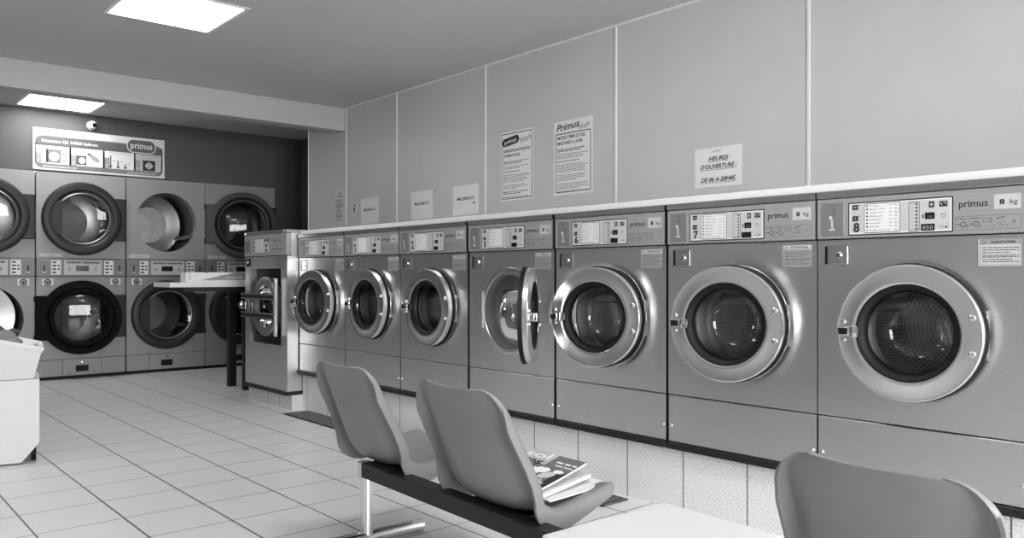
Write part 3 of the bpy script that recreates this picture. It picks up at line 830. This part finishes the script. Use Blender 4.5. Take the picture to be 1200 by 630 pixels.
# ------------------------------------------------------------------ notices on the right-hand wall (local x runs towards -y)
def notice(name, label, y_hi, y_lo, z0, z1, draw, m='paper', cat='notice', group=None):
    t = thing(name, label, cat, (WALL-.0012, y_hi, z0), -PI/2, group)
    w, h = y_hi-y_lo, z1-z0
    MB().box(0, w, -.0003, .0005, 0, h).build('sheet', M[m], t)
    f = Flat(-.0004, .0005); draw(f, w, h); f.build('print', t)
    return t
def body_print(f, x0, x1, ztop, rows, hh, seed):
    z = ztop; rnd = random.Random(seed)
    for n, (cnt, mi) in enumerate(rows):
        for k in range(cnt):
            f.lines(x0, x1-(rnd.uniform(.1, .5)*(x1-x0) if k == cnt-1 else rnd.uniform(0, .06)), z, hh, mi, seed*31+n*7+k, 1); z -= hh*1.25
        z -= hh*1.2
def d_gw(f, w, h):
    f.frame(.012, w-.012, .012, h-.012, .006, BK, 1)
    n = 12; a = R(8)
    pts = [(.115+.092*math.cos(R(t))*1. if False else 0, 0) for t in range(1)]
    # tilted brand lozenge
    L, r = .066, .030; cx, cz = .112, h-.070; c, sn = math.cos(a), math.sin(a); pts = []
    for sg, a0 in ((1, -90), (-1, 90)):
        for k in range(9):
            t = R(a0+22.5*k); px, pz = sg*L+r*math.cos(t), r*math.sin(t)
            pts.append((cx+px*c-pz*sn, cz+px*sn+pz*c))
    f.poly(pts, BK, 1)
    f.text('primus', cx-.068, cz-.023, .030, PA, bold=.02, rot=8, ly=2, fit=.135)
    f.text('Wash', .215, h-.103, .042, IK, shear=.25, rot=12, ly=1, fit=.115)
    f.text('GEBRUIKSAANWIJZING', .03, h-.150, .020, BK, bold=.03, fit=.295); f.text('WASMACHINES', .03, h-.186, .020, BK, bold=.03, fit=.185)
    body_print(f, .03, w-.03, h-.225, ((2, IK), (2, IL), (1, IK), (5, IL), (3, IL), (2, IK), (2, IL)), .010, 3)
notice('wall_notice', 'narrow framed paper with white-on-black logo and Dutch washing instructions on the wall', 4.631, 4.273, 1.575, 2.083, d_gw)
def d_fr(f, w, h):
    f.frame(.018, w-.018, .018, h-.085, .006, BK, 1)
    f.text('Primus', .022, h-.070, .046, BK, shear=.35, bold=.03, rot=4, fit=.225); f.text('Wash', .235, h-.082, .036, IK, shear=.25, rot=10, fit=.10)
    f.text("MODE D'EMPLOI DES", .036, h-.125, .022, BK, bold=.03, fit=.262); f.text('MACHINES A LAVER', .036, h-.162, .022, BK, bold=.03, fit=.24)
    body_print(f, .036, w-.036, h-.198, ((2, BK), (3, IL), (1, IK), (5, IL), (4, IL), (4, IL), (1, IL)), .0095, 9)
notice('wall_notice', 'larger framed paper with script logo and French washing instructions, right of the Dutch one', 4.060, 3.690, 1.575, 2.082, d_fr)
def d_he(f, w, h):
    f.text('LAVERIE', w*.47, h-.028, .011, IK, 'CENTER', shear=.3, rot=2)
    for s, z, fw in (('HEURES', h-.075, .135), ("D'OUVERTURE :", h-.120, .245), ('DE 06 A 20H45.', h-.195, .235)):
        f.text(s, w*.50, z, .024, BK, 'CENTER', shear=.3, bold=.04, fit=fw)
        f.rect(w*.50-fw/2, w*.50+fw/2, z-.008, z-.0055, IK, 1)
notice('wall_notice', 'small white sheet with French opening hours in bold italics above machine 7', 2.875, 2.557, 1.531, 1.756, d_he)
def d_mach(s):
    def d(f, w, h):
        f.text('MACHINE N\u00b0'+s, w*.5, h*.5, .024, BK, 'CENTER', bold=.04, fit=w*.66)
        if s == '5': f.disc(w*.82, h*.38, .010, BK)
    return d
for s, y0, y1, lab in (('2', 6.657, 6.342, 'small white machine number sheet nearest the round pictogram sticker'), ('3', 5.821, 5.507, 'middle one of three small white machine number sheets on the wall'), ('5', 5.225, 4.896, 'white machine number sheet with a black dot, left of the framed Dutch instructions')):
    notice('wall_notice', lab, y0, y1, 1.500, 1.734, d_mach(s), group='machine number sheets on the wall')
def d_l(f, w, h):
    f.text('AVIS', w*.5, h-.045, .016, BK, 'CENTER', bold=.03); f.text('BERICHT', w*.5, h-.075, .016, BK, 'CENTER', bold=.03)
    body_print(f, .025, w-.025, h-.105, ((3, IK), (4, IK), (3, IK), (4, IK), (2, IK)), .0085, 12)
notice('wall_notice', 'narrow printed paper beside the wall corner, left of the white trim', 7.155, 6.945, 1.545, 1.857, d_l, 'paper_g')
t = thing('wall_sticker', 'small round-cornered pictogram sticker left of the machine number sheets', 'sticker', (WALL-.0012, 6.83, 1.597), -PI/2)
f = Flat(0, .0005); f.rr(0, .112, 0, .118, .04, WH, 1); f.ringf(.056, .078, .014, .024, BK, 2, 16); f.ringf(.050, .036, .012, .022, BK, 2, 16); f.line(.07, .06, .036, .055, .012, BK, 2)
f.build('sticker_print', t)

# ------------------------------------------------------------------ table with a carton, between the dryers and machine 1
t = thing('narrow_table', 'white-edged table on two black legs between the low washer and the dryers', 'table', (2.98, 7.19, 0))
MB().box(-.68, .74, -.21, .21, .922, .962, .003, 1).build('tabletop', M['board'], t)
MB().box(-.55, .70, -.17, .17, .885, .922).build('apron', M['paint_black'], t)
MB().box(-.035, .035, .14, .20, 0, .89, .003, 1).build('leg', M['paint_black'], t)
MB().box(-.035, .02, -.20, -.14, 0, .89, .003, 1).build('leg', M['paint_black'], t)
t = thing('cardboard_box', 'long flat white carton with a grey printed band lying on the table', 'box', (2.432, 6.985, .962))
b = MB(); b.box(0, .565, 0, .13, 0, .086, .002, 1); b.build('carton', M['card'], t)
f = Flat(-.0004)
f.poly([(.12, .018), (.27, .052), (.33, .070), (.43, .086-.002), (.53, .086-.002), (.53, .020)], IL, 1)
f.poly([(.30, .060), (.36, .074), (.40, .079), (.34, .064)], WH, 2)
f.text('Candomatic', .345, .034, .016, WH, bold=.03, shear=.2, ly=2, fit=.115)
f.disc(.478, .044, .012, WH, 2, sx=1.3)
f.rect(.545, .5645, .002, .084, PN, 1)
f.ringf(.045, .062, .016, .02, IK, 1, 8, a0=100, a1=200); f.ringf(.055, .035, .02, .024, IK, 1, 8, a0=120, a1=220); f.poly([(.17, .083), (.19, .083), (.18, .076)], IK, 1)
f.build('carton_print', t)

# ------------------------------------------------------------------ beam seating
BX, BY, BR = 1.535, .655, R(-2.3)
bench = thing('beam_seating', 'row of grey moulded plastic seats and a white table on a black beam', 'bench', (BX, BY, 0), BR)
def shell():
    """one continuous moulded seat: profile (forward, up) from the top of the back to the front lip"""
    prof = [(-.156, .703), (-.152, .697), (-.147, .686), (-.138, .662), (-.123, .62), (-.106, .565), (-.087, .505), (-.068, .45), (-.047, .40), (-.023, .358),
            (.006, .330), (.045, .320), (.085, .320), (.14, .325), (.20, .335), (.26, .347), (.30, .355), (.328, .357), (.343, .351), (.348, .340)]
    n = len(prof); S = 40
    # resample finely
    P = [Vector((a, b_)) for a, b_ in prof]
    L = [0]
    for i in range(1, n): L.append(L[-1]+(P[i]-P[i-1]).length)
    def at(q):
        q *= L[-1]
        for i in range(1, n):
            if q <= L[i]+1e-9:
                t = (q-L[i-1])/(L[i]-L[i-1]); return P[i-1].lerp(P[i], t)
        return P[-1]
    K = 84
    grid, dirs = [], []
    for k in range(K+1):
        q = .35*k/K+.65*(.5-.5*math.cos(PI*k/K)); p = at(q)
        tn = (at(min(1, q+.01))-at(max(0, q-.01))).normalized(); nr = Vector((-tn.y, tn.x))   # towards the sitter
        # half width along the profile with rounded corners at both ends
        w = .218+.026*min(1, q/.45) if q < .45 else .244-.026*(q-.45)/.55
        d = min(q, 1-q)*L[-1]; rc = .078 if q < .5 else .06
        if d < rc: w -= rc*(1-math.sqrt(max(0, 1-(1-d/rc)**2)))*(1 if q < .5 else .8)
        # direction towards the sitter, turning smoothly from forward to up
        tq = min(1, max(0, (q-.28)/.42)); tq = tq*tq*(3-2*tq)
        an = R(10)+(R(92)-R(10))*tq
        nr = Vector((math.cos(an), math.sin(an)))
        bucket = .055*min(1, .30+q*2.2) if q < .45 else .055-.038*min(1, (q-.45)/.2)
        sm = min(1, max(0, (q-.38)/.16)); sm = sm*sm*(3-2*sm)
        roll = (.034+.022*sm-.038*max(0, (q-.6)/.4))*min(1, .05+q/.16)
        if q > .93: roll *= max(0, (1-q)/.07)
        row = []
        for j in range(S+1):
            sg = -1+2*j/S
            a = abs(sg)
            if a < .80: yy = w*.94*(a/.80); off = bucket*(a/.80)**2.6
            else:
                r = (a-.80)/.20
                yy = w*(.94+.06*math.sin(r*PI/2)); off = bucket-roll*(1-math.cos(r*PI/2))
            row.append(Vector((p.x+nr.x*off, math.copysign(yy, sg), p.y+nr.y*off)))
        grid.append(row); dirs.append((q, Vector((nr.x, 0, nr.y))))
    bm = bmesh.new(); T = .0085
    def normal(k, j):
        u = grid[min(K, k+1)][j]-grid[max(0, k-1)][j]; v = grid[k][min(S, j+1)]-grid[k][max(0, j-1)]
        x = u.cross(v)
        q, dv = dirs[k]
        sg = -1 if (grid[K//2+1][S//2]-grid[K//2-1][S//2]).cross(grid[K//2][S//2+1]-grid[K//2][S//2-1]).dot(dirs[K//2][1]) < 0 else 1
        n = x.normalized() if x.length > 1e-9 else dv*sg
        e = min(1, max(0, min(q-.02, .985-q)/.06))
        return (n*e+dv*sg*(1-e)).normalized()
    A = [[bm.verts.new(grid[k][j]) for j in range(S+1)] for k in range(K+1)]
    B = [[bm.verts.new(grid[k][j]+normal(k, j)*T) for j in range(S+1)] for k in range(K+1)]
    for k in range(K):
        for j in range(S):
            bm.faces.new([A[k][j], A[k][j+1], A[k+1][j+1], A[k+1][j]]); bm.faces.new([B[k][j], B[k+1][j], B[k+1][j+1], B[k][j+1]])
    rim = [(0, j) for j in range(S)]+[(k, S) for k in range(K)]+[(K, j) for j in range(S, 0, -1)]+[(k, 0) for k in range(K, 0, -1)]
    for i in range(len(rim)):
        a, c = rim[i], rim[(i+1) % len(rim)]
        bm.faces.new([A[a[0]][a[1]], A[c[0]][c[1]], B[c[0]][c[1]], B[a[0]][a[1]]])
    m = MB(); m.bm.free(); m.bm = bm
    return m
seat0 = shell().build('seat_shell', M['plastic'], bench, 70)
for k, (y, lab) in enumerate(((-.01, 'seat at the right, beyond the white table'), (1.285, 'middle seat holding magazines'), (2.015, 'seat at the far left end over the chrome post'))):
    c = seat0 if k == 0 else seat0.copy()
    if k: C.objects.link(c); c.parent = bench
    c.scale = (1, 1 if k else .88, 1); c.location = (.012 if k else 0, y, -.009); c['label'] = 'grey plastic '+lab
    MB().box(-.034, .18, y-.17, y+.10 if y < 1.9 else y+.01, .304, .319, .002, 1).build('seat_plate', M['paint_black'], bench)
    b = MB(); b.cyl((.21, y-.165, .34), (.225, y-.165, .315), .012, 12); b.build('rubber_stop', M['rubber'], bench, 40)
MB().box(-.032, .032, -.35, 2.03, .262, .316, .003, 1).build('beam', M['paint_black'], bench)
b = MB(); b.box(-.135, .345, .47, .87, .336, .356, .006, 2); b.box(-.02, .24, .56, .60, .318, .336); b.box(-.02, .24, .74, .78, .318, .336)
o = b.build('table_top', M['tabletop'], bench); o['label'] = 'white square table top between two seats'
for y in (-.2, 2.03):
    b = MB(); b.cyl((.0, y+.012, 0.03), (.0, y+.012, .262), .024, 24); b.cyl((0, y+.030, .25), (0, y+.030, .312), .026, 24)
    lg = b.build('leg', M['chrome'], bench, 40)
    b = MB(); b.cyl((-.30, y+.012, .028), (.245, y+.012, .028), .026, 24)
    b.build('foot', M['chrome'], lg, 40)

# magazines on the middle seat
def sheet_curl(L, W, th, lift, n=12):
    m = MB(); rows = []
    for i in range(n+1):
        q = i/n; z = lift*q*q
        rows.append([m.bm.verts.new((L*q, y, z+t)) for t in (0, th) for y in (0, W)])
    for i in range(n):
        a, c = rows[i], rows[i+1]
        m.face([a[2], a[3], c[3], c[2]]); m.face([a[0], c[0], c[1], a[1]]); m.face([a[0], a[2], c[2], c[0]]); m.face([a[1], c[1], c[3], a[3]])
    m.face([rows[0][0], rows[0][1], rows[0][3], rows[0][2]]); m.face([rows[n][0], rows[n][2], rows[n][3], rows[n][1]])
    return m
def mag(name, label, loc, rz, ry, rx, L, W, th, lift, cover):
    t = thing(name, label, 'magazine', loc, rz, 'magazines on the middle seat')
    t.rotation_euler = (rx, ry, rz)
    sheet_curl(L, W, th, lift).build('pages', M['mag'], t)
    if cover:
        m = MB(); n = 72; k = 60
        P = [[m.bm.verts.new((L*i/n, W*j/k, lift*(i/n)**2+th+.0006)) for j in range(k+1)] for i in range(n+1)]
        for i in range(n):
            for j in range(k): m.face([P[i][j], P[i+1][j], P[i+1][j+1], P[i][j+1]], cover(i/n, j/k))
        m.build('cover', [M['magd'], M['magm'], M['mag'], M['black']], t)
    return t
def cover_pic(u, v):
    # tonal patches of a cover picture: a pale band, light shapes and dark ground
    if u > .70 and v > .45: return 1
    if v < .12: return 3 if u < .6 else 0
    if ((u-.2)/.18)**2+((v-.2)/.06)**2 < 1: return 1
    return 0
mag('magazine', 'loose white pages lying lowest on the grey middle seat', (1.68, 1.755, .346), R(-3), R(-2.5), 0, .25, .25, .005, .004, None)
mag('magazine', 'white paged magazine lying under the dark covered one', (1.66, 1.78, .352), R(4), R(-5), 0, .245, .24, .010, .004, None)
tm = mag('magazine', 'magazine with dark picture cover and pale title on top of the papers', (1.64, 1.795, .365), R(4), R(-8), R(2), .265, .245, .006, .014, cover_pic)
def on_cover(name, draw):
    f = Flat(0, .0004); draw(f); o = f.build(name, tm)
    o.data.transform(Matrix(((0, 0, 1, 0), (-1, 0, 0, 0), (0, -1, 0, 0), (0, 0, 0, 1))))
    for v in o.data.vertices: v.co.z += .014*((v.co.x+.205)/.265)**2
    o.location = (.205, .238, .0074)
on_cover('cover_title', lambda f: f.text('sol', 0, .018, .036, WH, bold=.02, fit=.105))
on_cover('cover_subtitle', lambda f: f.text('mag', .005, -.014, .026, BK, bold=.02, fit=.10))
def d_cov(f):
    f.lines(.150, .235, .012, .014, WH, 4); f.lines(.16, .235, -.008, .010, WH, 5); f.lines(.01, .06, -.175, .012, WH, 6)
    for cx, cz, a, b_, rt, mi in ((.135, -.055, .040, .022, 20, WH), (.095, -.10, .075, .018, -25, WH), (.185, -.075, .030, .020, 50, LT), (.05, -.06, .028, .02, 0, WH), (.16, -.14, .06, .014, 12, LT), (.06, -.15, .03, .018, -10, MM), (.205, -.04, .02, .012, 0, WH)):
        c, sn = math.cos(R(rt)), math.sin(R(rt))
        f.poly([(cx+a*math.cos(t*PI/10)*c-b_*math.sin(t*PI/10)*sn, cz+a*math.cos(t*PI/10)*sn+b_*math.sin(t*PI/10)*c*(1+.3*math.sin(3*t))) for t in range(20)], mi, 1)
on_cover('cover_picture', d_cov)

# ------------------------------------------------------------------ drain grates in the floor
def grate(label, x0, x1, y0, y1):
    t = thing('floor_drain', label, 'drain', (x0, y0, .0008), 0, None)
    b = MB(); w, h = x1-x0, y1-y0
    MB().box(0, w, 0, h, 0, .002).build('pit', M['black'], t)
    n = max(3, round(h/.035)) if h > w*1.5 else 4
    b.box(0, .012, 0, h, .002, .006); b.box(w-.012, w, 0, h, .002, .006); b.box(0, w, 0, .012, .002, .006); b.box(0, w, h-.012, h, .002, .006)
    for k in range(1, n+1):
        y = h*k/(n+1); b.box(0, w, y-h/(n+1)*.32, y+h/(n+1)*.32, .002, .006)
    b.build('grate', M['grate'], t)
grate('long dark drain grating along the plinth below the far washers', 2.66, 2.86, 4.1, 5.62)
grate('small slotted drain grate on the floor behind the magazines', 2.66, 2.83, 2.44, 2.66)

# ------------------------------------------------------------------ laundry cart at the left edge
t = thing('laundry_cart', 'white plastic laundry bin on a white tapered stand, cut off by the left edge', 'laundry cart', (.86, 5.06, 0), R(-10))
pts = [(-.50, .095), (-.405, .0), (.112-.085, -.004), (.112, .10), (.112, .447), (-.50, .447)]
b = MB(); b.prism([(x, z+.012) for x, z in pts], 0, .36, .004); b.build('stand', M['cart'], t)
for x in (-.36, .085):
    for y in (.10, .27):
        b = MB(); b.cyl((x-.012, y, .04), (x+.012, y, .04), .04, 18) ; b.build('caster', M['rubber'], t, 40)
b = MB()
o4 = [(-.52, -.01), (.085, -.01), (.085, .38), (-.52, .38)]; u4 = [(-.60, -.05), (.120, -.05), (.120, .43), (-.60, .43)]
def ringv(q, z, ins): 
    sx = ((1, 1), (-1, 1), (-1, -1), (1, -1)); return [b.bm.verts.new((x+ins*a, y+ins*c, z-(.26*(x-.12) if z > .6 else 0))) for (x, y), (a, c) in zip(q, sx)]
R0 = ringv(o4, .462, 0); R1 = ringv(u4, .612, 0); R1b = ringv(u4, .612, -.012); R2 = ringv(u4, .634, -.012); R3 = ringv(u4, .634, .010); R4 = ringv(o4, .475, .008)
b.face(R0)
for a, c in ((R0, R1), (R1, R1b), (R1b, R2), (R2, R3), (R3, R4)):
    for i in range(4): b.face([a[i], a[(i+1) % 4], c[(i+1) % 4], c[i]])
b.face(R4)
bmesh.ops.bevel(b.bm, geom=[e for e in b.bm.edges], offset=.006, segments=2, affect='EDGES')
b.build('bin', M['cart'], t, 40)
heap('laundry_pile', 'dark clothes heaped in the white laundry bin', (.66, 5.26, .485), .20, M['cloth'], 3, .75)
o = heap('laundry_pile', 'grey folded cloth on the dark clothes in the white bin', (.82, 5.20, .58), .09, M['cloth2'], 5, .7)

# ------------------------------------------------------------------ light
w = bpy.data.worlds.new('sky'); bpy.context.scene.world = w; w.use_nodes = True
w.node_tree.nodes['Background'].inputs['Color'].default_value = (1, 1, 1, 1)
w.node_tree.nodes['Background'].inputs['Strength'].default_value = 13.0
po = bpy.data.lights.new('window_portal', 'AREA'); po.shape = 'RECTANGLE'; po.size = 3.6; po.size_y = 1.95
po.cycles.is_portal = True
pob = bpy.data.objects.new('window_portal', po); C.objects.link(pob); pob.location = (1.15, FRONT-.13, 1.4); pob.rotation_euler = (R(90), 0, 0)

# ------------------------------------------------------------------ camera
cam = bpy.data.cameras.new('camera'); co = bpy.data.objects.new('camera', cam); C.objects.link(co)
cam.sensor_width = 36; cam.lens = 951/1200*36; cam.shift_y = 7/1200
co.location = (0, 0, EYE); co.rotation_euler = (R(90), 0, R(-41.1))
cam.clip_start = .05
sc = bpy.context.scene
sc.camera = co
sc.view_settings.view_transform = 'Standard'; sc.view_settings.look = 'None'
sc.view_settings.exposure = 1.0; sc.view_settings.gamma = 1; sc.view_settings.use_curve_mapping = False
sc.cycles.max_bounces = 10; sc.cycles.transparent_max_bounces = 12; sc.cycles.caustics_reflective = False; sc.cycles.caustics_refractive = False
sc.cycles.use_denoising = True
